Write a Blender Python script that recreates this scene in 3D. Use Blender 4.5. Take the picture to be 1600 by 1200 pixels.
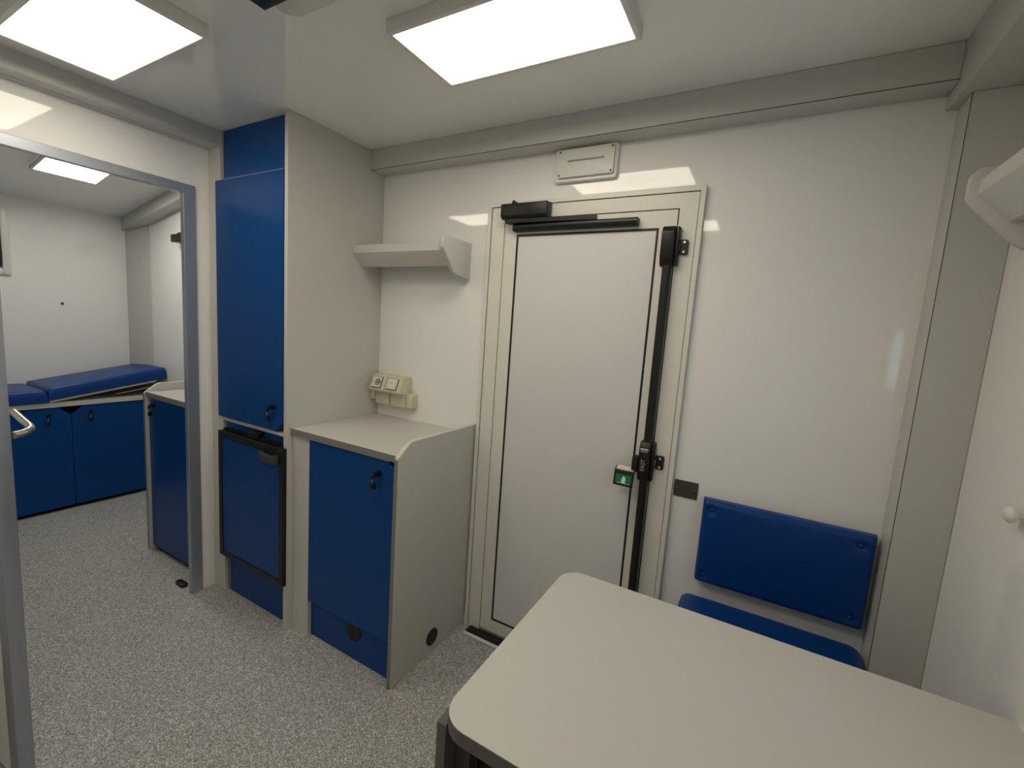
import bpy, bmesh, math, random
from mathutils import Vector, Matrix
random.seed(7)
S = bpy.context.scene
for o in list(bpy.data.objects): bpy.data.objects.remove(o)
C = S.collection

# ------------------------------------------------------------------ camera, world, exposure
F_PX, YAW, PITCH, ROLL = 694.83, -0.5050, -0.1241, 0.0684
cam_d = bpy.data.cameras.new('camera'); cam = bpy.data.objects.new('camera', cam_d); C.objects.link(cam)
cy, sy = math.cos(YAW), math.sin(YAW)
Fw = Vector((sy*math.cos(PITCH), cy*math.cos(PITCH), math.sin(PITCH))); Rt = Vector((cy, -sy, 0)); Up = Rt.cross(Fw)
R2 = math.cos(ROLL)*Rt + math.sin(ROLL)*Up; U2 = -math.sin(ROLL)*Rt + math.cos(ROLL)*Up
M = Matrix((R2, U2, -Fw)).transposed().to_4x4(); M.translation = Vector((0, -1.666, 1.4134))
cam.matrix_world = M
cam_d.sensor_fit = 'HORIZONTAL'; cam_d.sensor_width = 36; cam_d.lens = F_PX/1600*36
cam_d.clip_start = 0.02; cam_d.clip_end = 60
S.camera = cam
w = bpy.data.worlds.new('world'); S.world = w; w.use_nodes = True
w.node_tree.nodes['Background'].inputs[0].default_value = (0.62, 0.78, 1, 1)
w.node_tree.nodes['Background'].inputs[1].default_value = 6.0
S.view_settings.view_transform = 'Standard'; S.view_settings.look = 'None'; S.view_settings.gamma = 1
S.view_settings.use_curve_mapping = False
S.view_settings.exposure = 0.30
LAMP_MAIN, LAMP_LEFT = 8.0, 13.0      # radiance of the ceiling panels
LAMP_COL, LAMP_COL_LEFT = (1, 0.90, 0.73), (1, 0.95, 0.84)

# ------------------------------------------------------------------ materials
def mat(name, col, rough=0.5, metal=0.0, spec=0.5, coat=0.0, coat_rough=0.05, noise=0.0, nscale=40, bump=0.0, bscale=200, emit=None):
    m = bpy.data.materials.new(name); m.use_nodes = True; nt = m.node_tree; b = nt.nodes['Principled BSDF']
    b.inputs['Base Color'].default_value = (*col, 1); b.inputs['Roughness'].default_value = rough
    b.inputs['Metallic'].default_value = metal; b.inputs['Specular IOR Level'].default_value = spec
    b.inputs['Coat Weight'].default_value = coat; b.inputs['Coat Roughness'].default_value = coat_rough
    if noise or bump:
        tc = nt.nodes.new('ShaderNodeTexCoord')
    if noise:
        n = nt.nodes.new('ShaderNodeTexNoise'); n.inputs['Scale'].default_value = nscale; n.inputs['Detail'].default_value = 3
        nt.links.new(tc.outputs['Object'], n.inputs['Vector'])
        mx = nt.nodes.new('ShaderNodeMix'); mx.data_type = 'RGBA'
        mx.inputs[6].default_value = (*[c*(1-noise) for c in col], 1); mx.inputs[7].default_value = (*[min(1, c*(1+noise)) for c in col], 1)
        nt.links.new(n.outputs['Fac'], mx.inputs[0]); nt.links.new(mx.outputs[2], b.inputs['Base Color'])
    if bump:
        n2 = nt.nodes.new('ShaderNodeTexNoise'); n2.inputs['Scale'].default_value = bscale; n2.inputs['Detail'].default_value = 2
        nt.links.new(tc.outputs['Object'], n2.inputs['Vector'])
        bp = nt.nodes.new('ShaderNodeBump'); bp.inputs['Strength'].default_value = bump; bp.inputs['Distance'].default_value = 0.001
        nt.links.new(n2.outputs['Fac'], bp.inputs['Height']); nt.links.new(bp.outputs['Normal'], b.inputs['Normal'])
    if emit:
        b.inputs['Emission Color'].default_value = (*emit[0], 1); b.inputs['Emission Strength'].default_value = emit[1]
    return m
WALL = mat('white_gloss_wall', (0.86, 0.86, 0.845), 0.045, spec=0.5, noise=0.01, nscale=2)
CEIL = mat('gloss_ceiling', (0.90, 0.90, 0.88), 0.06, spec=0.55, noise=0.01, nscale=2)
PROFILE = mat('grey_profile', (0.57, 0.57, 0.54), 0.38, spec=0.4, noise=0.02, nscale=8)
LAM = mat('grey_laminate', (0.60, 0.595, 0.555), 0.45, spec=0.35, noise=0.02, nscale=30, bump=0.05, bscale=400)
EDGE = mat('grey_edge_band', (0.22, 0.22, 0.20), 0.45, spec=0.35, noise=0.02, nscale=30)
TOP = mat('pale_grey_laminate', (0.55, 0.545, 0.51), 0.38, spec=0.4, noise=0.015, nscale=200, bump=0.05, bscale=500)
BLUE = mat('blue_laminate', (0.0025, 0.056, 0.235), 0.30, spec=0.22, noise=0.03, nscale=15, bump=0.04, bscale=300)
TEDGE = mat('dark_table_edge', (0.11, 0.11, 0.10), 0.40, spec=0.35, noise=0.03, nscale=30)
VINYL = mat('blue_vinyl', (0.003, 0.046, 0.220), 0.36, spec=0.28, noise=0.03, nscale=30, bump=0.12, bscale=450)
BLACK = mat('black_plastic', (0.008, 0.008, 0.008), 0.40, spec=0.4, noise=0.05, nscale=40)
DARKV = mat('dark_void', (0.01, 0.01, 0.01), 0.8, spec=0.1)
FRAME = mat('cream_door_frame', (0.74, 0.73, 0.67), 0.30, spec=0.45, noise=0.01, nscale=5)
LEAF = mat('white_door_panel', (0.70, 0.70, 0.70), 0.28, spec=0.45, noise=0.01, nscale=5)
ALU = mat('anodised_aluminium', (0.40, 0.43, 0.50), 0.32, metal=0.6, noise=0.03, nscale=20)
STEEL = mat('brushed_steel', (0.66, 0.61, 0.50), 0.28, metal=0.9, noise=0.03, nscale=50)
CHROME = mat('chrome', (0.7, 0.7, 0.7), 0.15, metal=1.0, noise=0.02, nscale=50)
CREAM = mat('cream_plastic', (0.66, 0.62, 0.46), 0.35, spec=0.45, noise=0.01, nscale=30)
WHITEP = mat('white_plastic', (0.74, 0.74, 0.70), 0.30, spec=0.45, noise=0.01, nscale=30)
DGREY = mat('dark_grey_metal', (0.07, 0.065, 0.055), 0.45, metal=0.3, noise=0.05, nscale=60)
GREEN = mat('sign_green', (0.0, 0.16, 0.055), 0.35, noise=0.02, nscale=50)
PRINTW = mat('print_white', (0.70, 0.78, 0.66), 0.4, noise=0.02, nscale=50)
PRINTG = mat('print_grey', (0.30, 0.30, 0.30), 0.4, noise=0.02, nscale=50)
GLASS = mat('window_pane', (0.55, 0.62, 0.62), 0.08, spec=0.6, noise=0.02, nscale=5)
def lampmat(name, col, k, half):
    # edge lit diffuser: brighter by the edges, slightly less bright in the middle
    m = bpy.data.materials.new(name); m.use_nodes = True; nt = m.node_tree; b = nt.nodes['Principled BSDF']
    b.inputs['Base Color'].default_value = (0.8, 0.8, 0.8, 1); b.inputs['Roughness'].default_value = 0.5
    tc = nt.nodes.new('ShaderNodeTexCoord'); ln = nt.nodes.new('ShaderNodeVectorMath'); ln.operation = 'MULTIPLY'
    ln.inputs[1].default_value = (1/half[0], 1/half[1], 0)
    l2 = nt.nodes.new('ShaderNodeVectorMath'); l2.operation = 'LENGTH'
    mr = nt.nodes.new('ShaderNodeMapRange'); mr.inputs[1].default_value = 0; mr.inputs[2].default_value = 1.0
    mr.inputs[3].default_value = k*0.85; mr.inputs[4].default_value = k*1.08
    nt.links.new(tc.outputs['Object'], ln.inputs[0]); nt.links.new(ln.outputs[0], l2.inputs[0]); nt.links.new(l2.outputs['Value'], mr.inputs[0])
    b.inputs['Emission Color'].default_value = (*col, 1); nt.links.new(mr.outputs[0], b.inputs['Emission Strength'])
    return m
def floor_mat():
    m = bpy.data.materials.new('speckled_vinyl_floor'); m.use_nodes = True; nt = m.node_tree; b = nt.nodes['Principled BSDF']
    tc = nt.nodes.new('ShaderNodeTexCoord')
    def vor(scale):
        v = nt.nodes.new('ShaderNodeTexVoronoi'); v.inputs['Scale'].default_value = scale; nt.links.new(tc.outputs['Object'], v.inputs['Vector'])
        s = nt.nodes.new('ShaderNodeSeparateColor'); nt.links.new(v.outputs['Color'], s.inputs[0]); return s.outputs[0]
    r = nt.nodes.new('ShaderNodeValToRGB'); cr = r.color_ramp
    cr.elements[0].position = 0; cr.elements[0].color = (0.09, 0.09, 0.09, 1)
    cr.elements[1].position = 1; cr.elements[1].color = (0.95, 0.95, 0.93, 1)
    for p, c in ((0.25, 0.18), (0.5, 0.34), (0.8, 0.52)):
        e = cr.elements.new(p); e.color = (c, c, c*0.98, 1)
    nt.links.new(vor(300), r.inputs[0])
    r2 = nt.nodes.new('ShaderNodeValToRGB'); r2.color_ramp.elements[0].color = (0.12, 0.12, 0.12, 1); r2.color_ramp.elements[1].color = (0.70, 0.70, 0.69, 1)
    nt.links.new(vor(420), r2.inputs[0])
    mx = nt.nodes.new('ShaderNodeMix'); mx.data_type = 'RGBA'; mx.inputs[0].default_value = 0.4
    nt.links.new(r.outputs[0], mx.inputs[6]); nt.links.new(r2.outputs[0], mx.inputs[7]); nt.links.new(mx.outputs[2], b.inputs['Base Color'])
    b.inputs['Roughness'].default_value = 0.62; b.inputs['Specular IOR Level'].default_value = 0.3
    return m
FLOOR = floor_mat()

# ------------------------------------------------------------------ mesh helpers
ROOT = {}
class MB:
    def __init__(s): s.bm = bmesh.new()
    def box(s, x0, x1, y0, y1, z0, z1):
        v = [s.bm.verts.new((x, y, z)) for x in (min(x0,x1), max(x0,x1)) for y in (min(y0,y1), max(y0,y1)) for z in (min(z0,z1), max(z0,z1))]
        for f in ((0,1,3,2),(4,6,7,5),(0,4,5,1),(2,3,7,6),(0,2,6,4),(1,5,7,3)): s.bm.faces.new([v[i] for i in f])
        return s
    def prism(s, pts, ax, a, b):
        """polygon pts in the two other axes (cyclic order), extruded along ax from a to b"""
        def P(p, t):
            return {'x': (t, p[0], p[1]), 'y': (p[0], t, p[1]), 'z': (p[0], p[1], t)}[ax]
        A = [s.bm.verts.new(P(p, a)) for p in pts]; B = [s.bm.verts.new(P(p, b)) for p in pts]
        s.bm.faces.new(A); s.bm.faces.new(B[::-1]); n = len(pts)
        for i in range(n): s.bm.faces.new((A[i], A[(i+1)%n], B[(i+1)%n], B[i]))
        return s
    def hexa(s, P8):
        """8 corner points: bottom 4 (cyclic) then top 4"""
        v = [s.bm.verts.new(p) for p in P8]
        for f in ((0,1,2,3),(4,5,6,7),(0,1,5,4),(1,2,6,5),(2,3,7,6),(3,0,4,7)): s.bm.faces.new([v[i] for i in f])
        return s
    def cyl(s, c, ax, r, h, n=28, r2=None):
        d = {'x': Vector((1,0,0)), 'y': Vector((0,1,0)), 'z': Vector((0,0,1))}.get(ax) if isinstance(ax, str) else Vector(ax).normalized()
        q = d.to_track_quat('Z', 'Y').to_matrix().to_4x4(); q.translation = Vector(c)
        bmesh.ops.create_cone(s.bm, cap_ends=True, segments=n, radius1=r, radius2=r if r2 is None else r2, depth=h, matrix=q)
        return s
    def ball(s, c, r, sc=(1,1,1)):
        m = Matrix.Translation(c) @ Matrix.Diagonal((*sc, 1))
        bmesh.ops.create_uvsphere(s.bm, u_segments=20, v_segments=12, radius=r, matrix=m); return s
    def tube(s, pts, r, n=12):
        pts = [Vector(p) for p in pts]; rings = []
        for i, p in enumerate(pts):
            t = (pts[min(i+1, len(pts)-1)] - pts[max(i-1, 0)]).normalized()
            q = t.to_track_quat('Z', 'Y')
            rings.append([s.bm.verts.new(p + q @ Vector((r*math.cos(2*math.pi*k/n), r*math.sin(2*math.pi*k/n), 0))) for k in range(n)])
        for a, b in zip(rings, rings[1:]):
            for k in range(n): s.bm.faces.new((a[k], a[(k+1)%n], b[(k+1)%n], b[k]))
        s.bm.faces.new(rings[0]); s.bm.faces.new(rings[-1]); return s
    def bevel(s, w, seg=2):
        bmesh.ops.recalc_face_normals(s.bm, faces=s.bm.faces)
        es = [e for e in s.bm.edges if len(e.link_faces) == 2 and e.calc_face_angle(0) > 0.5]
        bmesh.ops.bevel(s.bm, geom=es, offset=w, segments=seg, profile=0.5, affect='EDGES'); return s
    def build(s, name, m, parent=None, smooth=True, mats=None, loc=None):
        bmesh.ops.recalc_face_normals(s.bm, faces=s.bm.faces)
        me = bpy.data.meshes.new(name)
        off = Vector(ROOT.get(parent.name, (0,0,0))) if parent else Vector(loc or (0,0,0))
        if off.length: bmesh.ops.translate(s.bm, verts=s.bm.verts, vec=-off)
        s.bm.to_mesh(me); s.bm.free()
        for mm in (mats or [m]): me.materials.append(mm)
        if smooth:
            me.polygons.foreach_set('use_smooth', [True]*len(me.polygons)); me.set_sharp_from_angle(angle=math.radians(32))
        o = bpy.data.objects.new(name, me); C.objects.link(o)
        if parent: o.parent = parent; ROOT[o.name] = tuple(off)
        else: o.location = off; ROOT[o.name] = tuple(off)
        return o
def tag(o, label=None, cat=None, group=None, kind=None):
    if label: o['label'] = label
    if cat: o['category'] = cat
    if group: o['group'] = group
    if kind: o['kind'] = kind
    return o
def thing(name, label, cat, loc, group=None):
    o = bpy.data.objects.new(name, None); C.objects.link(o); o.location = loc; o.empty_display_size = 0.05
    ROOT[o.name] = tuple(loc); return tag(o, label, cat, group)
def struct(name, loc=(0,0,0)):
    o = bpy.data.objects.new(name, None); C.objects.link(o); o.location = loc; ROOT[o.name] = tuple(loc); o['kind'] = 'structure'; return o
def box(x0, x1, y0, y1, z0, z1, bev=0.0, seg=2):
    m = MB().box(x0, x1, y0, y1, z0, z1)
    return m.bevel(bev, seg) if bev else m
def rrect(x0, x1, y0, y1, r, n=6):
    """rounded rectangle points"""
    out = []
    for cx, cy_, a0 in ((x1-r, y1-r, 0), (x0+r, y1-r, 90), (x0+r, y0+r, 180), (x1-r, y0+r, 270)):
        for k in range(n+1):
            a = math.radians(a0 + 90*k/n); out.append((cx + r*math.cos(a), cy_ + r*math.sin(a)))
    return out

# ------------------------------------------------------------------ key dimensions (metres)
ZC = 2.2                     # ceiling
XR = 0.494; XL = -4.37       # right wall, far wall of the other room
XP = -2.321; TP = 0.016      # partition plane (our side), thickness
YR = -2.35                   # wall behind the camera
XA = -1.712                  # right face of the tall cabinet
YT = -0.512                  # its front
BD = 0.09; ZB = 2.108        # beam depth / underside

# ------------------------------------------------------------------ room shell
tag(box(XL-0.05, XR+0.05, YR-0.05, 0.05, -0.05, 0).build('floor', FLOOR, smooth=False), kind='structure')
def st(name, mb, m): return tag(mb.build(name, m, smooth=False), kind='structure')
st('ceiling', box(XP, XR+0.05, YR-0.05, 0.05, ZC, ZC+0.05), CEIL)
def zl(x): return 2.3024 + 0.1857*(x+3)          # pitched ceiling of the other room
def slab(x0, x1, y0, y1, dz0, dz1):
    return MB().hexa([(x0,y0,zl(x0)+dz0),(x1,y0,zl(x1)+dz0),(x1,y1,zl(x1)+dz0),(x0,y1,zl(x0)+dz0),
                      (x0,y0,zl(x0)+dz1),(x1,y0,zl(x1)+dz1),(x1,y1,zl(x1)+dz1),(x0,y1,zl(x0)+dz1)])
st('ceiling', slab(XL-0.05, XP-TP, YR-0.05, 0.05, 0, 0.05), CEIL)
st('wall_back', box(XL-0.05, XR+0.05, 0, 0.05, 0, 2.45), WALL)
st('wall_front', box(XL-0.05, XR+0.05, YR-0.05, YR, 0, 2.45), WALL)
# right wall with a small window opening outside the frame
WY0, WY1, WZ0, WZ1 = -0.86, -0.655, 1.25, 1.53
mb = MB()
mb.box(XR, XR+0.05, YR, WY0, 0, ZC); mb.box(XR, XR+0.05, WY1, 0, 0, ZC); mb.box(XR, XR+0.05, WY0, WY1, 0, WZ0); mb.box(XR, XR+0.05, WY0, WY1, WZ1, ZC)
st('wall_right', mb, WALL)
st('wall_left', box(XL-0.05, XL, YR, 0, 0, 2.3), WALL)
# partition with the doorway
OY0, OY1, OZ = -1.40, -0.603, 1.915
mb = MB()
mb.box(XP-TP, XP, OY1, 0, 0, 2.45); mb.box(XP-TP, XP, YR, OY0, 0, 2.45); mb.box(XP-TP, XP, OY0, OY1, OZ, 2.45)
st('wall_partition', mb, WALL)
# doorway profile (aluminium) around the opening
mb = MB().prism([(OY0-0.046, 0), (OY0-0.046, OZ+0.036), (OY1+0.046, OZ+0.036), (OY1+0.046, 0), (OY1-0.004, 0), (OY1-0.004, OZ-0.004), (OY0+0.004, OZ-0.004), (OY0+0.004, 0)], 'x', XP-TP-0.003, XP+0.010)
mb.bevel(0.002)
fr = st('trim_1', mb, ALU)
# beams and columns
st('trim_2', box(XA+0.0005, 0.35, -BD, -0.0005, ZB, ZC-0.0005, 0.002), PROFILE)                       # back beam
mb = MB().box(XA+0.002, 0.349, -BD-0.0006, -BD+0.001, ZB+0.0005, ZB+0.0022)
st('trim_3', mb, BLACK)                                                                        # its dark joint
st('trim_4', box(0.35, XR-0.0005, YR, -0.0005, 2.069, ZC-0.0005, 0.002), PROFILE)                      # right beam
st('trim_5', box(0.3754, XR-0.0005, -0.1016, -0.0005, 0, 2.069, 0.002), PROFILE)                       # right column
st('trim_6', MB().prism([(XP+0.0005, ZC-0.0005), (XP+0.0005, 2.1290), (XP+0.030, 2.1290), (XP+0.034, 2.1330), (XP+0.090, 2.1330), (XP+0.094, 2.137), (XP+0.094, ZC-0.0005)], 'y', YR, -0.4975), PROFILE)  # partition beam
# other room: beam along the pitched ceiling, post, cross beam over the partition
st('trim_7', slab(XL, XP-TP-0.001, -BD, -0.0005, -0.0935, -0.0005), PROFILE)
st('trim_8', MB().prism([(XL+0.0005, -0.0005), (XL+0.0005, -0.067), (-4.145, -0.012), (-4.145, -0.0005)], 'z', 0, 2.085), PROFILE)
st('trim_9', MB().box(0.3748, 0.3762, -0.1020, -0.1010, 0, 2.068), DGREY)                          # column joint
# floor skirting tubes / cable cap by the door
# ------------------------------------------------------------------ ceiling lights
def ceiling_light(x0, x1, y0, y1, z, label, col, k, h, tilt=0.0, grp='flat ceiling light panels'):
    cx, cyy = (x0+x1)/2, (y0+y1)/2
    t = thing('ceiling_light', label, 'light', (cx, cyy, z), grp)
    b = 0.014
    mb = MB()
    mb.box(x0-b, x1+b, y1, y1+b, z-0.001, z+h); mb.box(x0-b, x1+b, y0-b, y0, z-0.001, z+h)
    mb.box(x0-b, x0, y0, y1, z-0.001, z+h); mb.box(x1, x1+b, y0, y1, z-0.001, z+h)
    mb.bevel(0.0015, 1); mb.build('frame', WHITEP, t)
    box(x0, x1, y0, y1, z+0.001, z+0.004).build('diffuser', lampmat('lit_diffuser', col, k, ((x1-x0)/2, (y1-y0)/2)), t, smooth=False)
    if tilt: t.rotation_euler = (0, -math.atan(tilt), 0)
    return t
ceiling_light(-0.956, -0.376, -0.722, -0.464, 2.165, 'lit rectangular ceiling panel in front of the white door', LAMP_COL, LAMP_MAIN, 0.0345)
ceiling_light(-2.050, -1.477, -1.205, -0.933, 2.165, 'lit rectangular ceiling panel in the left corner, beside the opening to the other room', LAMP_COL, LAMP_MAIN, 0.0345)
ceiling_light(-0.956, -0.345, -1.715, -1.425, 2.165, 'lit rectangular ceiling panel overhead, reflected in the wall right of the door frame', LAMP_COL, LAMP_MAIN, 0.0345)
ceiling_light(-3.78, -3.18, -0.70, -0.425, zl(-3.48)-0.022, 'small looking lit ceiling panel seen through the opening in the other room', LAMP_COL_LEFT, LAMP_LEFT, 0.020, tilt=0.1857)

# ------------------------------------------------------------------ white door in the back wall
def door_frame(x0, x1, ztop, root, gx0, gx1, gt):
    d = 0.014
    mb = MB(); U = lambda a, b, t_, g_: [(a, 0), (a, t_), (b, t_), (b, 0), (b-g_, 0), (b-g_, t_-g_), (a+g_, t_-g_), (a+g_, 0)]
    a, b, t_ = x0+0.0185, x1-0.0185, ztop-0.0185
    mb.prism([(a, 0), (a, t_), (b, t_), (b, 0), (gx1, 0), (gx1, gt), (gx0, gt), (gx0, 0)], 'y', -d, -0.0005)
    mb.prism(U(x0, x1, ztop, 0.0165), 'y', -0.020, -0.0005)      # raised outer lip
    mb.bevel(0.0010, 1)
    f_ = mb.build('door_frame', FRAME, root)
    MB().prism(U(x0+0.0166, x1-0.0166, ztop-0.0166, 0.0018), 'y', -d+0.001, -0.0005).build('frame_joint', DARKV, f_, smooth=False)
    return f_
d1 = struct('door_1', (-0.66, 0, 0))
FX0, FX1, FT, GX0, GX1, GT = -1.0816, -0.2248, 1.930, -1.0003, -0.3039, 1.8613
door_frame(FX0, FX1, FT, d1, GX0, GX1, GT)
box(GX0-0.004, GX1+0.004, -0.006, -0.001, 0.0, GT+0.004).build('shadow_gap', DARKV, d1, smooth=False)
BX0, BX1, BT, BB = -0.9388, -0.3667, 1.7983, 0.0783
mb = MB()
q0, q1, q2 = GX0+0.004, GX1-0.004, GT-0.004
mb.prism([(q0, 0.022), (q0, q2), (BX0, q2), (BX0, 0.022)], 'y', -0.0132, -0.006); mb.prism([(BX1, 0.022), (BX1, q2), (q1, q2), (q1, 0.022)], 'y', -0.0132, -0.006)
mb.box(BX0, BX1, -0.0132, -0.006, BT, q2); mb.box(BX0, BX1, -0.0132, -0.006, 0.022, BB)
leaf = mb.build('door_leaf', FRAME, d1)
g = 0.008
mb = MB()
mb.box(BX0, BX0+g, -0.0138, -0.006, BB, BT); mb.box(BX1-g, BX1, -0.0138, -0.006, BB, BT)
mb.box(BX0+g, BX1-g, -0.0138, -0.006, BT-g, BT); mb.box(BX0+g, BX1-g, -0.0138, -0.006, BB, BB+g)
mb.build('gasket', BLACK, leaf)
box(BX0+g, BX1-g, -0.0115, -0.006, BB+g, BT-g).build('door_panel', LEAF, leaf, smooth=False)
box(GX0+0.004, GX1-0.004, -0.020, -0.006, 0.012, 0.022).build('bottom_seal', ALU, leaf)
box(-1.098, -1.083, -0.012, -0.001, 0, 0.03, 0.003).build('corner_cap', WHITEP, d1)
MB().cyl((-1.0905, -0.013, 0.036), 'y', 0.007, 0.014, 16).build('cable_end', WHITEP, d1)
# threshold
t = thing('door_threshold', 'black door mat strip with a pale front edge at the foot of the white door', 'threshold', (-0.67, -0.04, 0))
box(-1.045, -0.29, -0.064, -0.021, 0.0005, 0.012, 0.001).build('tread', BLACK, t)
box(-1.045, -0.29, -0.080, -0.0645, 0.0005, 0.010, 0.002).build('edge_strip', WHITEP, t)

def door_closer(x, label, full=True):
    """x: left end of the body"""
    t = thing('door_closer', label, 'door closer', (x+0.1, -0.02, 1.85))
    f = -0.0145
    # body
    mb = MB().prism([(f, 1.865), (f, 1.914), (-0.062, 1.910), (-0.066, 1.905), (-0.066, 1.862), (-0.055, 1.852), (f, 1.852)], 'x', x, x+0.205); mb.bevel(0.002, 2)
    mb.build('closer_body', BLACK, t)
    MB().cyl((x+0.052, -0.045, 1.916), 'y', 0.008, 0.02, 16).build('adjusting_cap', BLACK, t)
    mb = MB().box(x+0.02, x+0.06, -0.058, -0.028, 1.834, 1.852); mb.bevel(0.003)
    mb.build('spindle', BLACK, t)
    # arm: flat wedge
    mb = MB().prism([(x+0.03, -0.062), (x+0.05, -0.062), (x+0.40, -0.040), (x+0.40, -0.028), (x+0.03, -0.036)], 'z', 1.8342, 1.8515); mb.bevel(0.001, 1)
    mb.build('arm', BLACK, t)
    mb = MB().prism([(-0.0136, 1.806), (-0.0136, 1.834), (-0.040, 1.834), (-0.046, 1.829), (-0.046, 1.812), (-0.040, 1.806)], 'x', x+0.048, x+0.555); mb.bevel(0.0015, 1)
    tr = mb.build('slide_rail', BLACK, t)
    box(x+0.06, x+0.55, -0.0475, -0.0455, 1.8165, 1.8185).build('rail_groove', DARKV, tr, smooth=False)
    return t
door_closer(-0.992, 'black overhead door closer with slide rail above the white door')

# panic bar
t = thing('panic_bar', 'black vertical panic exit bar down the right edge of the white door', 'panic bar', (-0.32, -0.016, 0.47))
f = -0.0136
def case(z0, z1, x0, x1, dep, name):
    mb = MB().prism([(f, z0), (f, z1), (-dep+0.012, z1), (-dep, z1-0.02), (-dep, z0+0.03), (-dep+0.014, z0)], 'x', x0, x1); mb.bevel(0.004, 3)
    return mb.build(name, BLACK, t)
case(1.662, 1.796, -0.347, -0.303, 0.056, 'top_case')
box(-0.303, -0.290, -0.040, f, 1.665, 1.795, 0.003).build('latch_side_plate', BLACK, t)
for z0, z1 in ((1.035, 1.668), (0.05, 0.895)):
    mb = MB().prism(rrect(-0.337, -0.308, -0.044, f, 0.008, 4), 'z', z0, z1); mb.build('vertical_rod_cover', BLACK, t)
cc = case(0.893, 1.040, -0.345, -0.306, 0.060, 'centre_case')
box(-0.306, -0.294, -0.040, f, 0.895, 1.038, 0.003).build('latch_side_plate', BLACK, t)
box(-0.340, -0.312, -0.0612, -0.0598, 1.012, 1.0165).build('warning_stripe', PRINTW, cc, smooth=False)
box(-0.340, -0.314, -0.0610, -0.0598, 1.004, 1.008).build('grey_stripe', PRINTG, cc, smooth=False)
fc = bpy.data.curves.new('case_lettering', 'FONT'); fc.body = 'FAST'; fc.size = 0.020; fc.extrude = 0.0004; fc.offset = 0.0004; fc.align_x = 'CENTER'; fc.align_y = 'CENTER'
tmp = bpy.data.objects.new('tmp', fc); C.objects.link(tmp)
dg = bpy.context.evaluated_depsgraph_get(); me = bpy.data.meshes.new_from_object(tmp.evaluated_get(dg)); bpy.data.objects.remove(tmp)
me.transform(Matrix.Translation(Vector((-0.326, -0.0606, 0.955)) - Vector(ROOT['panic_bar'])) @ Matrix.Rotation(math.radians(-90), 4, 'Y') @ Matrix.Rotation(math.radians(90), 4, 'X'))
me.materials.clear(); me.materials.append(PRINTG)
tx = bpy.data.objects.new('case_lettering', me); C.objects.link(tx); tx.parent = cc
# release lever with green hand sign
mb = MB().box(-0.366, -0.344, -0.066, -0.036, 0.925, 0.985); mb.bevel(0.005); mb.build('lever_arm', BLACK, t)
rl = MB()
rl.box(-0.424, -0.350, -0.082, -0.074, 0.868, 0.876); rl.box(-0.424, -0.417, -0.082, -0.044, 0.868, 0.876)
rl = MB().prism([(-0.080, 0.868), (-0.084, 0.872), (-0.076, 0.926), (-0.050, 0.937), (-0.046, 0.932), (-0.066, 0.915)], 'x', -0.422, -0.350); rl.bevel(0.002)
lv = rl.build('release_lever', BLACK, t)
# top cover of the lever: pale reflective plate
MB().hexa([(-0.417,-0.0735,0.9283),(-0.352,-0.0735,0.9283),(-0.352,-0.0735,0.9270),(-0.417,-0.0735,0.9270),
           (-0.417,-0.0515,0.9376),(-0.352,-0.0515,0.9376),(-0.352,-0.0515,0.9362),(-0.417,-0.0515,0.9362)]).build('lever_top', STEEL, lv, smooth=False)
def on_sign(u, v, out=0.0012):          # u across, v up the sloping face of the lever
    a = Vector((-0.422+u, -0.084, 0.874)); d = Vector((0, 0.008, 0.054)).normalized(); n = Vector((0, -d.z, d.y))
    return a + d*v + n*out
def poly(pts, out):
    m_ = MB(); a = [m_.bm.verts.new(on_sign(u, v, out)) for u, v in pts]; b_ = [m_.bm.verts.new(on_sign(u, v, out-0.001)) for u, v in pts]
    m_.bm.faces.new(a); m_.bm.faces.new(b_[::-1])
    for i in range(len(pts)): m_.bm.faces.new((a[i], a[(i+1)%len(pts)], b_[(i+1)%len(pts)], b_[i]))
    return m_
poly([(0.008,0.004),(0.065,0.004),(0.065,0.038),(0.008,0.038)], 0.0008).build('green_sign', GREEN, lv, smooth=False)
hand = [(0.031,0.006),(0.031,0.013),(0.0275,0.020),(0.0285,0.0215),(0.0325,0.0175),(0.0325,0.029),(0.0345,0.0305),(0.0355,0.029),(0.0362,0.0325),(0.0382,0.0325),(0.0390,0.029),(0.0400,0.0315),(0.0420,0.0305),(0.0425,0.027),(0.0445,0.0275),(0.0450,0.014),(0.0425,0.006)]
poly(hand, 0.0016).build('hand_symbol', PRINTW, lv, smooth=False)
poly([(0.015,0.0055),(0.060,0.0055),(0.060,0.0072),(0.015,0.0072)], 0.0014).build('sign_line', PRINTW, lv, smooth=False)
for zc in (1.728, 0.966):
    mb = MB().prism(rrect(-0.291, -0.262, zc-0.025, zc+0.025, 0.005, 4), 'y', -0.024, -0.0145)
    sp = mb.build('strike_plate', BLACK, t)
    for dz in (-0.016, 0.016): MB().cyl((-0.274, -0.0255, zc+dz), 'y', 0.004, 0.004, 14).build('screw', CHROME, sp)
    box(-0.302, -0.286, -0.034, -0.0245, zc-0.014, zc+0.012, 0.002).build('latch_bolt', DGREY, sp)

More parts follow.
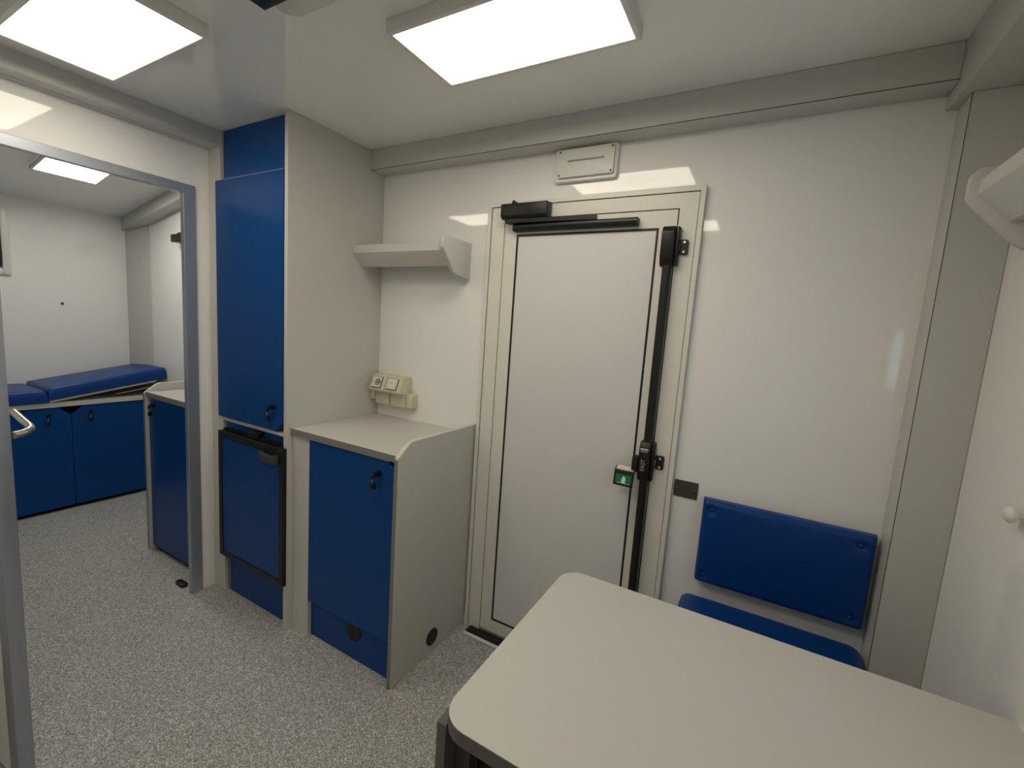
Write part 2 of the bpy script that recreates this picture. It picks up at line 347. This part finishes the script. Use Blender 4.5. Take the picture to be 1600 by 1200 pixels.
# ventilation / junction box over the door
t = thing('wall_box', 'white rectangular wall box with a slot, above the white door', 'wall box', (-0.65, 0, 2.05))
mb = MB().prism(rrect(-0.785, -0.538, 1.985, 2.107, 0.012, 4), 'y', -0.020, -0.0005); mb.bevel(0.002, 1); mb.build('base', WHITEP, t)
mb = MB().prism(rrect(-0.768, -0.548, 1.998, 2.099, 0.008, 4), 'y', -0.032, -0.0202); mb.bevel(0.002, 2); cv = mb.build('cover', WHITEP, t)
box(-0.728, -0.585, -0.0335, -0.0315, 2.052, 2.059, 0.0006).build('slot', PRINTG, cv)
for sx in (-0.760, -0.556):
    for sz in (2.006, 2.091): MB().cyl((sx, -0.033, sz), 'y', 0.0035, 0.003, 12).build('screw', DGREY, cv)

# dark metal plate
t = thing('cover_plate', 'small dark grey metal plate with two screws on the wall beside the door', 'plate', (-0.18, 0, 0.883))
pl = MB().prism(rrect(-0.2195, -0.139, 0.853, 0.914, 0.004, 3), 'y', -0.003, -0.0003).build('plate', DGREY, t)
for sx in (-0.209, -0.150): MB().cyl((sx, -0.0045, 0.886), 'y', 0.0050, 0.003, 12).build('screw', CHROME, t)

# ------------------------------------------------------------------ shelves
def shelf_profile(sgn=1):
    # (depth from wall, z)
    return [(0, 1.752), (0.178, 1.752), (0.178, 1.712), (0.128, 1.672), (0.0, 1.672)]
t = thing('wall_shelf', 'grey wall shelf with a slanted underside, between the tall cabinet and the door', 'shelf', (-1.45, 0, 1.70))
x0, x1 = XA+0.001, -1.190
MB().prism([(-d, z) for d, z in [(0.0005,1.748),(0.178,1.748),(0.184,1.744),(0.184,1.712),(0.178,1.704),(0.124,1.658),(0.110,1.658),(0.110,1.666),(0.120,1.670),(0.166,1.712),(0.166,1.736),(0.0005,1.736)]], 'x', x0, x1).build('shelf_board', LAM, t)
mb = MB().prism([(-0.0005, 1.772), (-0.185, 1.772), (-0.198, 1.762), (-0.198, 1.722), (-0.120, 1.632), (-0.105, 1.625), (-0.0005, 1.612)], 'x', x1+0.0005, x1+0.019); mb.bevel(0.002)
mb.build('end_panel', LAM, t)
# the one on the right wall
t = thing('wall_shelf', 'grey wall shelf with a slanted underside, cut off by the right edge of the photo', 'shelf', (XR, -0.9, 1.70))
yb, yf = -0.330, -1.30
prof = lambda L: [(XR-d, z) for d, z in L]
MB().prism(prof([(0.0005,1.790),(0.136,1.790),(0.140,1.786),(0.141,1.756),(0.138,1.752),(0.086,1.699),(0.070,1.699),(0.070,1.711),(0.080,1.712),(0.126,1.758),(0.126,1.778),(0.0005,1.778)]), 'y', yf, yb-0.019).build('shelf_board', LAM, t)
mb = MB().prism(prof([(0.0005,1.812),(0.140,1.812),(0.152,1.802),(0.156,1.792),(0.156,1.753),(0.150,1.741),(0.070,1.655),(0.055,1.645),(0.040,1.641),(0.0005,1.641)]), 'y', yb-0.0185, yb); mb.bevel(0.003)
mb.build('end_panel', LAM, t)

# ------------------------------------------------------------------ cabinet locks
def lock(x, y, z, parent, face='y', tagc=True):
    """cam lock with turned black knob and a key holder hanging from it; face 'y': on a plane facing -y, 'x': facing +x"""
    def P(u, d, v):    # u along the door, d out of the door, v up
        return (x+u, y-d, z+v) if face == 'y' else (x+d, y+u, z+v)
    ax = (0, -1, 0) if face == 'y' else (1, 0, 0)
    m_ = MB().cyl(P(0, 0.004, 0), ax, 0.012, 0.008, 20); m_.cyl(P(0, 0.013, 0), ax, 0.009, 0.014, 20)
    lk = m_.build('lock', BLACK, parent)
    MB().tube([P(0.004, 0.020, 0.004), P(-0.004, 0.022, -0.006), P(-0.010, 0.022, -0.016)], 0.0065, 10).build('lock_knob', BLACK, lk)
    if tagc:
        MB().tube([P(-0.008, 0.022, -0.014), P(-0.011, 0.023, -0.026), P(-0.012, 0.021, -0.038)], 0.0022, 8).build('key', CHROME, lk)
        a, b = P(-0.022, 0.012, -0.060), P(-0.001, 0.024, -0.036)
        box(a[0], b[0], a[1], b[1], a[2], b[2], 0.002).build('key_tag', BLACK, lk)
    return lk

# ------------------------------------------------------------------ tall cabinet
t = thing('tall_cabinet', 'floor-to-ceiling grey cabinet with a tall blue door, left of the low counter cabinet', 'cabinet', (-1.97, -0.25, 0))
X0 = -2.224                                       # where the filler ends and the doors begin
mb = box(XA-0.021, XA, YT, -0.001, 0, ZC-0.001, 0.0012, 1); mb.build('side_panel', LAM, t)
box(XP+0.001, X0, -0.4965, -0.479, 0, ZC-0.001, 0.001, 1).build('filler_panel', LAM, t)
box(X0-0.001, X0+0.016, -0.478, -0.02, 0, ZC-0.001).build('side_panel', EDGE, t)
box(X0+0.017, XA-0.022, -0.488, -0.470, 1.985, ZC-0.002, 0.001, 1).build('top_fascia', BLUE, t)
# door with cut lower right corner
dz0, dz1 = 0.905, 1.980
dr = MB().prism([(X0-0.008, dz0), (XA-0.070, dz0), (XA-0.024, dz0+0.046), (XA-0.024, dz1), (X0-0.008, dz1)], 'y', YT-0.002, -0.492)
dr.bevel(0.001, 1); dr = dr.build('door', BLUE, t)
box(X0-0.008, XA-0.024, YT-0.0024, -0.496, dz1-0.0005, dz1+0.0018).build('door_edge', ALU, dr, smooth=False)
lock(-1.800, YT-0.002, 1.010, dr)
box(X0, XA-0.0215, -0.503, -0.03, 0.884, 0.900, 0.001, 1).build('middle_shelf', LAM, t)
box(X0+0.017, XA-0.022, -0.490, -0.475, 0.848, 0.883).build('cover_strip', BLUE, t)
box(X0+0.017, XA-0.022, -0.478, -0.460, 0.0, 0.24).build('kick_panel', BLUE, t)
box(X0+0.017, XA-0.022, -0.476, -0.470, 0.901, 1.984).build('inner_back', EDGE, t)

# refrigerator under it
t = thing('refrigerator', 'small built-in fridge with black frame and blue front, under the tall blue door', 'refrigerator', (-1.97, -0.45, 0.22))
fx0, fx1, fz0, fz1 = -2.204, -1.706, 0.218, 0.842
box(X0+0.03, XA-0.035, -0.508, -0.06, 0.245, 0.840).build('fridge_body', BLACK, t)
y_f, y_b = -0.532, -0.5135
mb = MB(); b = 0.028
mb.box(fx0, fx0+b, y_f, y_b, fz0, fz1); mb.box(fx1-b-0.001, fx1, y_f, y_b, fz0, fz1); mb.box(fx0+b, fx1-b-0.001, y_f, y_b, fz1-0.034, fz1); mb.box(fx0+b, fx1-b-0.001, y_f, y_b, fz0, fz0+0.026)
mb.bevel(0.002, 1); mb.build('door_frame', BLACK, t)
box(fx0+b, fx1-b-0.001, y_f+0.004, y_b, fz0+0.026, fz1-0.034).build('door_panel', BLUE, t, smooth=False)
mb = MB().prism([(-1.852+0.12*k/8, 0.812-0.010*math.sin(math.pi*k/8)) for k in range(9)] + [(-1.732-0.12*k/8, 0.772-0.006*math.sin(math.pi*k/8)) for k in range(9)], 'y', y_f-0.018, y_f-0.0005); mb.bevel(0.003)
mb.build('handle', DGREY, t)
box(-1.972, -1.905, -0.524, -0.491, 0.845, 0.875, 0.003).build('control_knob', BLACK, t)
box(fx0+0.01, fx1-0.03, -0.5130, -0.490, 0.8425, 0.850).build('top_vent', DARKV, t, smooth=False)

# ------------------------------------------------------------------ low cabinets (right: next to the tall one, left: in the other room, mirrored)
def low_cabinet(xs, sg, name, label, side_full, YF, zk, filler, zp=0.972, chy=0.06, sgrom=True, w=None):
    """xs: outer face of the raised side panel; sg: +1 panel on the right, -1 panel on the left; w: width of the unit"""
    xi = xs - sg*0.019
    xo = xs - sg*w
    def bx(xa, xb, *r, **k): return box(min(xa, xb), max(xa, xb), *r, **k)
    t = thing(name, label, 'cabinet', ((xs+xo)/2, -0.25, 0))
    yb = -0.001
    prof = [(yb, 0), (YF-0.006, 0), (YF-0.006, zk-0.012), (YF-0.003, zk-0.004), (YF+chy-0.008, zp-0.006), (YF+chy+0.008, zp), (yb, zp)]
    mb = MB().prism(prof, 'x', xs, xi); mb.bevel(0.0015, 1)
    sp = mb.build('side_panel', LAM, t)
    bx(xs-sg*0.001, xi+sg*0.001, YF-0.0072, YF-0.0062, 0.002, zk-0.013).build('edge_band', EDGE, sp, smooth=False)
    mb = bx(xo, xi-sg*0.0005, YF, yb, zk-0.027, zk, bev=0.001, seg=1)
    tp = mb.build('worktop', TOP, t)
    bx(xo+sg*0.0005, xi-sg*0.001, YF-0.0012, YF+0.0, zk-0.0268, zk-0.0008).build('edge_band', EDGE, tp, smooth=False)
    xd = xo
    if filler:
        bx(xo, xo+sg*filler, YF+0.010, YF+0.028, 0, zk-0.0275).build('filler_panel', LAM, t)
        xd = xo+sg*filler
        bx(xd-sg*0.014, xd, YF+0.0285, -0.02, 0, zk-0.028).build('inner_panel', EDGE, t)
    # door with a cut upper corner beside the raised panel
    a, b2 = xd+sg*0.001, xi-sg*0.003
    zd0, zd1 = (0.172 if filler else 0.028), zk-0.033
    if not filler: zd0 = 0.028
    mb = MB().prism([(a, zd0), (b2, zd0), (b2, zd1-0.048), (b2-sg*0.040, zd1), (a, zd1)], 'y', YF+0.010, YF+0.027); mb.bevel(0.001, 1)
    dr = mb.build('door', BLUE, t)
    bx(a, b2-sg*0.040, YF+0.0095, YF+0.0265, zd1+0.0002, zd1+0.002).build('door_edge', LAM, dr, smooth=False)
    bx(xd, xi-sg*0.0005, YF+0.045, YF+0.060, 0.0, zk-0.028).build('inner_face', DARKV, t, smooth=False)
    kp = bx(xd+sg*0.0005, xi-sg*0.001, YF+0.030, YF+0.044, 0.0, zd0+0.03).build('kick_panel', BLUE if filler else DARKV, t)
    lock(b2-sg*0.088 + (0 if sg > 0 else -0.022), YF+0.010, zd1-0.055 if sg > 0 else zd1-0.035, dr)
    if sgrom:
        gm = MB().cyl((xs+sg*0.002, -0.254, 0.076), 'x', 0.036, 0.004, 32).build('grommet', BLACK, sp)
        MB().cyl((-1.332, YF+0.029, 0.122), 'y', 0.040, 0.003, 32).build('grommet', BLACK, kp)
    return t
low_cabinet(-1.0900, 1, 'counter_cabinet', 'low grey counter cabinet with blue door and pale top, left of the white door', True, -0.492, 0.9275, 0.108, w=-1.0900-XA-0.001)
low_cabinet(-2.9685, -1, 'counter_cabinet', 'low grey cabinet with narrow blue door in the other room, beside the couch', True, -0.5205, 0.9275, 0, w=0.60, sgrom=False)

# ------------------------------------------------------------------ sockets on the back wall
def surface_box(x, name, label, kind):
    t = thing(name, label, 'socket' if kind == 's' else 'switch', (x, 0, 1.0))
    w2 = 0.047
    # slim lower back box
    mb = MB().prism(rrect(x-w2, x+w2, 0.992, 1.075, 0.006, 3), 'y', -0.044, -0.0005); mb.bevel(0.002, 2); mb.build('back_box', CREAM, t)
    # sloping hood
    mb = MB().prism([(-0.0005, 1.052), (-0.084, 1.062), (-0.090, 1.072), (-0.064, 1.136), (-0.056, 1.142), (-0.0005, 1.142)], 'x', x-w2-0.002, x+w2+0.002); mb.bevel(0.003, 2)
    hd = mb.build('sloped_housing', CREAM, t)
    d = Vector((0, 0.026, 0.064)).normalized(); n = Vector((0, -d.z, d.y)); o0 = Vector((x, -0.0905, 1.0725))
    def plate(u0, u1, v0, v1, h0, h1, m, nm, par, bev=0.0008):
        pts = [o0 + Vector((u, 0, 0)) + d*v + n*h for h in (h0, h1) for u, v in ((u0, v0), (u1, v0), (u1, v1), (u0, v1))]
        mm = MB().hexa(pts)
        if bev: mm.bevel(bev, 1)
        return mm.build(nm, m, par)
    plate(-0.033, 0.029, 0.006, 0.064, 0.0, 0.0035, DGREY, 'shadow_rim', hd, 0)
    fp = plate(-0.031, 0.027, 0.009, 0.062, 0.0005, 0.006, WHITEP, 'face_plate', hd)
    if kind == 's':
        c = o0 + Vector((0.006, 0, 0)) + d*0.036 + n*0.0062
        MB().cyl(c, n, 0.0185, 0.0012, 28).build('socket_well', PRINTG, fp)
        for du in (-0.006, 0.006): MB().cyl(c + Vector((du, 0, 0)) + n*0.001, n, 0.0024, 0.0012, 12).build('pin_hole', BLACK, fp)
        MB().cyl(c + Vector((0.014, 0, 0)) + n*0.001 - d*0.002, n, 0.0028, 0.0012, 10).build('earth_contact', BLACK, fp)
        for k in range(3): plate(-0.029, -0.024, 0.018+0.014*k, 0.023+0.014*k, 0.0058, 0.0064, PRINTG, 'marking', fp, 0)
    else:
        plate(-0.026, 0.022, 0.013, 0.058, 0.0058, 0.0085, WHITEP, 'rocker', fp)
        plate(-0.009, 0.005, 0.038, 0.041, 0.0084, 0.0089, PRINTG, 'marking', fp, 0)
    MB().cyl((x-0.004, -0.050, 1.1425), 'z', 0.004, 0.004, 12).build('screw', PRINTG, hd)
    return t
surface_box(-1.6375, 'power_socket', 'cream surface-mounted power socket above the counter, left one of the pair', 's')
surface_box(-1.5345, 'light_switch', 'cream surface-mounted light switch above the counter, right one of the pair', 'w')
tag(box(-1.4855, -1.445, -0.040, -0.0005, 0.992, 1.062, 0.005, 3).build('cable_box', CREAM, loc=(-1.465, 0, 0.99)), 'small cream cable box on the wall right of the light switch', 'cable box')
tag(box(XA+0.0005, XA+0.024, -0.050, -0.0005, 1.010, 1.085, 0.004, 2).build('cable_box', CREAM, loc=(XA+0.012, 0, 1.01)), 'small cream cable box in the corner left of the power socket', 'cable box')

# ------------------------------------------------------------------ bench: back rest and seat
def grid_cushion(P, nu, nv, th, parent, name, mtl, dimples=(), edge=0.02, puff=0.006):
    """P(u, v, h) -> world point; padded slab with rounded rim and button dimples (u, v in metres space 0..1)"""
    m_ = MB(); top = []
    U, V = P['size']
    for i in range(nu+1):
        row = []
        for j in range(nv+1):
            # denser at the rim
            a = 0.5-0.5*math.cos(math.pi*i/nu); b = 0.5-0.5*math.cos(math.pi*j/nv)
            x, y = a*U, b*V
            e = min(x, U-x); g_ = min(y, V-y); k = 1.0
            for q in (e, g_):
                if q < edge: k *= math.sqrt(max(0, 1-(1-q/edge)**2))*0.55 + 0.45
            h = th*k + puff*math.sin(math.pi*a)*math.sin(math.pi*b)
            for (dx, dy, dr, dd) in dimples:
                r = math.hypot(x-dx, y-dy); h -= dd*math.exp(-(r/dr)**2)
            row.append(m_.bm.verts.new(P['f'](x, y, h)))
        top.append(row)
    bot = [[None]*(nv+1) for _ in range(nu+1)]
    for i in range(nu+1):
        for j in range(nv+1):
            if i in (0, nu) or j in (0, nv):
                a = 0.5-0.5*math.cos(math.pi*i/nu); b = 0.5-0.5*math.cos(math.pi*j/nv)
                bot[i][j] = m_.bm.verts.new(P['f'](a*U, b*V, 0))
    for i in range(nu):
        for j in range(nv): m_.bm.faces.new((top[i][j], top[i+1][j], top[i+1][j+1], top[i][j+1]))
    for i in range(nu):
        for j in (0, nv): m_.bm.faces.new((top[i][j], top[i+1][j], bot[i+1][j], bot[i][j]))
    for j in range(nv):
        for i in (0, nu): m_.bm.faces.new((top[i][j], top[i][j+1], bot[i][j+1], bot[i][j]))
    rim = [bot[i][0] for i in range(nu+1)] + [bot[nu][j] for j in range(1, nv+1)] + [bot[i][nv] for i in range(nu-1, -1, -1)] + [bot[0][j] for j in range(nv-1, 0, -1)]
    m_.bm.faces.new(rim)
    o = m_.build(name, mtl, parent)
    o.data.set_sharp_from_angle(angle=math.radians(75))
    return o
t = thing('bench', 'blue padded wall bench, buttoned backrest above a seat, behind the table', 'bench', (0.125, -0.01, 0.44))
bx0, bx1, bz0, bz1 = -0.1145, 0.3625, 0.580, 0.878
box(bx0+0.02, bx1-0.04, -0.014, -0.0005, bz0+0.02, bz1-0.02).build('mounting_board', BLACK, t)
btn = [(0.032, 0.265), (0.440, 0.262), (0.027, 0.030), (0.443, 0.033)]
br = grid_cushion({'size': (bx1-bx0, bz1-bz0), 'f': lambda x, y, h: (bx0+x, -0.0145-h, bz0+y)}, 64, 40, 0.036, t, 'backrest', VINYL, [(a, b, 0.013, 0.010) for a, b in btn], edge=0.016, puff=0.008)
for a, b in btn: MB().ball((bx0+a, -0.044, bz0+b), 0.008, (1, 0.5, 1)).build('button', VINYL, br)
sx0, sx1 = -0.150, 0.3700
box(sx0+0.01, sx1-0.01, -0.40, -0.02, 0.452, 0.470, 0.002).build('seat_board', LAM, t)
sc_ = grid_cushion({'size': (sx1-sx0, 0.39), 'f': lambda x, y, h: (sx0+x, -0.022-y, 0.4705+h)}, 56, 40, 0.058, t, 'seat', VINYL, [], edge=0.036, puff=0.010)
box(0.02, 0.05, -0.38, -0.005, 0.30, 0.4515, 0.002).build('bracket', DGREY, t)
box(0.20, 0.23, -0.38, -0.005, 0.30, 0.4515, 0.002).build('bracket', DGREY, t)

# ------------------------------------------------------------------ table
t = thing('table', 'large pale grey table with rounded corners in the foreground', 'table', (0.05, -0.82, 0))
tx0, tx1, ty0, ty1 = -0.4085, XR-0.001, -1.1155, -0.532
def corner_pts(r=0.055, n=8, e=0.0):
    x0, y0, y1 = tx0+e, ty0+e, ty1-e; r = r-e
    out = [(tx1-0.0, y0), (tx1-0.0, y1)]
    for cx, c_y, a0 in ((x0+r, y1-r, 90), (x0+r, y0+r, 180)):
        for k in range(n+1):
            a = math.radians(a0+90*k/n); out.append((cx+r*math.cos(a), c_y+r*math.sin(a)))
    return out
top = MB().prism(corner_pts(), 'z', 0.7235, 0.7485).build('table_edge', TEDGE, t)
MB().prism(corner_pts(e=0.0008), 'z', 0.7485, 0.7500).build('tabletop', TOP, t)
box(tx0-0.010, tx0+0.010, ty0+0.018, ty1-0.03, 0, 0.7230, 0.001, 1).build('side_panel', TEDGE, t)
box(tx0+0.0105, tx1, ty0+0.085, ty0+0.102, 0.30, 0.7230).build('back_panel', BLACK, t)
MB().box(tx0+0.012, tx0+0.042, ty0+0.05, ty0+0.08, 0, 0.7225).build('leg', DGREY, t)
box(tx1-0.020, tx1-0.001, ty0+0.09, ty1-0.03, 0.0, 0.7225).build('side_panel', EDGE, t)

# ------------------------------------------------------------------ ceiling unit, wall knob, door stop
t = thing('ceiling_unit', 'white rounded ceiling unit with a dark slot, cut off by the top of the photo', 'ceiling unit', (-0.95, -1.1, ZC))
mb = MB().prism(rrect(-1.170, -0.70, -1.34, -0.862, 0.035, 6), 'z', 2.172, ZC-0.0005); mb.bevel(0.006, 2); mb.build('housing', WHITEP, t)
box(-1.195, -1.10, -0.965, -0.925, 2.1655, 2.1990, 0.002).build('dark_slot', BLACK, t)
for k in range(4): box(-1.06, -0.80, -0.925-0.02*k, -0.919-0.02*k, 2.1695, 2.1725).build('louvre', PRINTG, t)
t = thing('coat_hook', 'small round white coat hook on the right wall at the right edge of the photo', 'hook', (XR, -0.415, 1.11))
mb = MB().cyl((XR-0.008, -0.422, 1.112), 'x', 0.007, 0.0155, 16); mb.build('stem', WHITEP, t)
mb = MB().ball((XR-0.022, -0.422, 1.112), 0.017, (0.7, 1, 1)); mb.build('head', WHITEP, t)
t = thing('door_stop', 'small black door stop on the floor in the opening', 'door stop', (-2.42, -0.60, 0))
mb = MB().prism(rrect(-2.475, -2.400, -0.612, -0.580, 0.014, 5), 'z', 0.0005, 0.016); mb.bevel(0.003); mb.build('rubber_pad', BLACK, t)

# ------------------------------------------------------------------ door standing open at the left edge of the photo
hx, hy = XP+0.012, -1.345         # hinge line
ex, ey = -1.715, -1.300           # free edge
d2 = struct('door_2', (hx, hy, 0))
dv = Vector((ex-hx, ey-hy, 0)); Ld = dv.length; dv.normalize(); nv = Vector((dv.y, -dv.x, 0))     # nv: towards the camera
def dp(a, n_, z): return tuple(Vector((hx, hy, 0)) + dv*a + nv*n_ + Vector((0, 0, z)))
def dbox(a0, a1, n0, n1, z0, z1):
    return MB().hexa([dp(a0,n0,z0), dp(a1,n0,z0), dp(a1,n1,z0), dp(a0,n1,z0), dp(a0,n0,z1), dp(a1,n0,z1), dp(a1,n1,z1), dp(a0,n1,z1)])
mb = dbox(Ld-0.055, Ld, 0, 0.035, 0.012, 1.90); mb.bevel(0.003); mb.build('edge_profile', ALU, d2)
dbox(0.01, Ld-0.0555, 0.003, 0.032, 0.012, 1.90).build('door_leaf', WALL, d2, smooth=False)
# lever handle on the far side
pts = [(-1.715, -1.297, 1.040), (-1.724, -1.278, 1.041), (-1.733, -1.266, 1.043), (-1.748, -1.256, 1.046), (-1.770, -1.253, 1.049), (-1.81, -1.254, 1.056), (-1.90, -1.254, 1.070)]
MB().tube(pts, 0.0095, 14).build('handle', STEEL, d2)

# ------------------------------------------------------------------ windows
wn = struct('window_1', (XL, -0.9, 1.75))
wy1, wz0, wz1 = -0.681, 1.537, 1.985; wy0 = -1.45
mb = MB(); b = 0.050
mb.box(XL+0.0005, XL+0.02, wy0, wy0+b, wz0, wz1); mb.box(XL+0.0005, XL+0.02, wy1-b+0.010, wy1, wz0, wz1); mb.box(XL+0.0005, XL+0.02, wy0+b, wy1-b+0.010, wz0, wz0+b-0.010); mb.box(XL+0.0005, XL+0.02, wy0+b, wy1-b+0.010, wz1-b, wz1)
mb.bevel(0.004); mb.build('window_frame', WHITEP, wn)
mb = MB().prism(rrect(wy0+b, wy1-b+0.009, wz0+b-0.009, wz1-b, 0.02, 5), 'x', XL+0.0005, XL+0.010); mb.build('gasket', BLACK, wn)
MB().prism(rrect(wy0+b+0.016, wy1-b-0.006, wz0+b+0.020, wz1-b-0.012, 0.025, 5), 'x', XL+0.0101, XL+0.013).build('pane', GLASS, wn)
w2 = struct('window_2', (XR, (WY0+WY1)/2, WZ0))
mb = MB(); b = 0.014
mb.box(XR-0.006, XR+0.05, WY0, WY0+b, WZ0, WZ1); mb.box(XR-0.006, XR+0.05, WY1-b, WY1, WZ0, WZ1); mb.box(XR-0.006, XR+0.05, WY0+b, WY1-b, WZ0, WZ0+b); mb.box(XR-0.006, XR+0.05, WY0+b, WY1-b, WZ1-b, WZ1)
mb.build('window_frame', WHITEP, w2)
# tiny wall hook dot on the far wall
tag(MB().cyl((XL+0.004, -0.444, 1.372), 'x', 0.008, 0.008, 12).build('wall_hook', DGREY, loc=(XL, -0.444, 1.372)), 'tiny dark hook on the far white wall of the other room', 'hook')

# ------------------------------------------------------------------ door in the other room (mostly hidden)
d3 = struct('door_3', (-3.2, 0, 0))
mb = MB(); x0, x1, ft, ww = -3.615, -2.76, 1.93, 0.08
mb.box(x0, x0+ww, -0.014, -0.0005, 0, ft); mb.box(x1-ww, x1, -0.014, -0.0005, 0, ft); mb.box(x0+ww, x1-ww, -0.014, -0.0005, ft-ww, ft); mb.bevel(0.0015, 1)
mb.build('door_frame', FRAME, d3)
box(x0+ww, x1-ww, -0.010, -0.0005, 0.02, ft-ww).build('door_leaf', LEAF, d3)
dc = door_closer(-3.585, 'black door closer glimpsed through the opening, in the other room')
for o in list(dc.children):
    if o.name.startswith('slide_rail'): o.name = 'slide_rail'
mb = box(-3.685, -3.555, -0.062, -0.0145, 1.850, 1.902, 0.003); mb.build('closer_housing', BLACK, dc)

# ------------------------------------------------------------------ couch in the other room
CX = -3.94; CY0, CY1 = -1.75, -0.001; CW = 0.7375
t = thing('couch_cabinet', 'blue-fronted base cabinet under the blue couch mattress in the other room', 'cabinet', (-4.15, -0.9, 0))
box(XL+0.001, CX, CY0, -0.0685, 0.706, CW, 0.001, 1).build('worktop', TOP, t)
box(CX+0.0003, CX+0.0015, CY0, -0.069, 0.706, CW-0.001).build('edge_band', LAM, t, smooth=False)
box(XL+0.02, CX-0.045, CY0, -0.0685, 0.0, 0.7055).build('carcass', DARKV, t, smooth=False)
box(CX-0.044, CX-0.030, CY0, -0.0685, 0, 0.028).build('kick_panel', DARKV, t)
def cdoor(y0, y1, cut0, cut1):
    z0, z1, c = 0.026, 0.700, 0.052
    p = [(y0, z0), (y1, z0)] + ([(y1, z1-c), (y1-c*1.15, z1)] if cut1 else [(y1, z1)]) + ([(y0+c*1.15, z1), (y0, z1-c)] if cut0 else [(y0, z1)])
    mb = MB().prism(p, 'x', CX-0.022, CX-0.004); mb.bevel(0.0012, 1)
    return mb.build('door', BLUE, t)
a = cdoor(-0.547, -0.072, True, False); b = cdoor(-1.025, -0.5495, False, True); c_ = cdoor(-1.505, -1.0275, True, False)
lock(CX-0.004, -0.446, 0.655, a, face='x'); lock(CX-0.004, -0.655, 0.655, b, face='x')
def mattress(y0, y1, zf, name, label):
    """zf(y): underside height"""
    th = 0.080; x0, x1 = XL+0.012, CX+0.012
    t = thing(name, label, 'mattress', ((x0+x1)/2, (y0+y1)/2, CW))
    P = {'size': (x1-x0, y1-y0), 'f': lambda x, y, h: (x0+x, y0+y, zf(y0+y)+h)}
    grid_cushion(P, 30, 30, th, t, 'cushion', VINYL, [], edge=0.014, puff=0.006)
    return t
lo = lambda y: CW+0.001
hi = lambda y: CW+0.014+(y+0.657)*0.166
mattress(-1.70, -0.6575, lo, 'couch_mattress', 'flat blue vinyl mattress section on the couch, nearer the opening edge')
mh = mattress(-0.6565, 0.000 - 0.004, hi, 'couch_mattress', 'raised blue vinyl headrest section of the couch, tilted up towards the corner')
MB().hexa([(XL+0.02,-0.65,hi(-0.65)-0.013),(CX+0.008,-0.65,hi(-0.65)-0.013),(CX+0.008,-0.07,hi(-0.07)-0.013),(XL+0.02,-0.07,hi(-0.07)-0.013),
           (XL+0.02,-0.65,hi(-0.65)-0.001),(CX+0.008,-0.65,hi(-0.65)-0.001),(CX+0.008,-0.07,hi(-0.07)-0.001),(XL+0.02,-0.07,hi(-0.07)-0.001)]).build('backrest_board', LAM, mh)
MB().hexa([(CX-0.06,-0.30,CW+0.020),(CX-0.02,-0.30,CW+0.020),(CX-0.02,-0.075,CW+0.055),(CX-0.06,-0.075,CW+0.055),
           (CX-0.06,-0.30,CW+0.026),(CX-0.02,-0.30,CW+0.026),(CX-0.02,-0.075,CW+0.061),(CX-0.06,-0.075,CW+0.061)]).build('support_bracket', STEEL, mh)
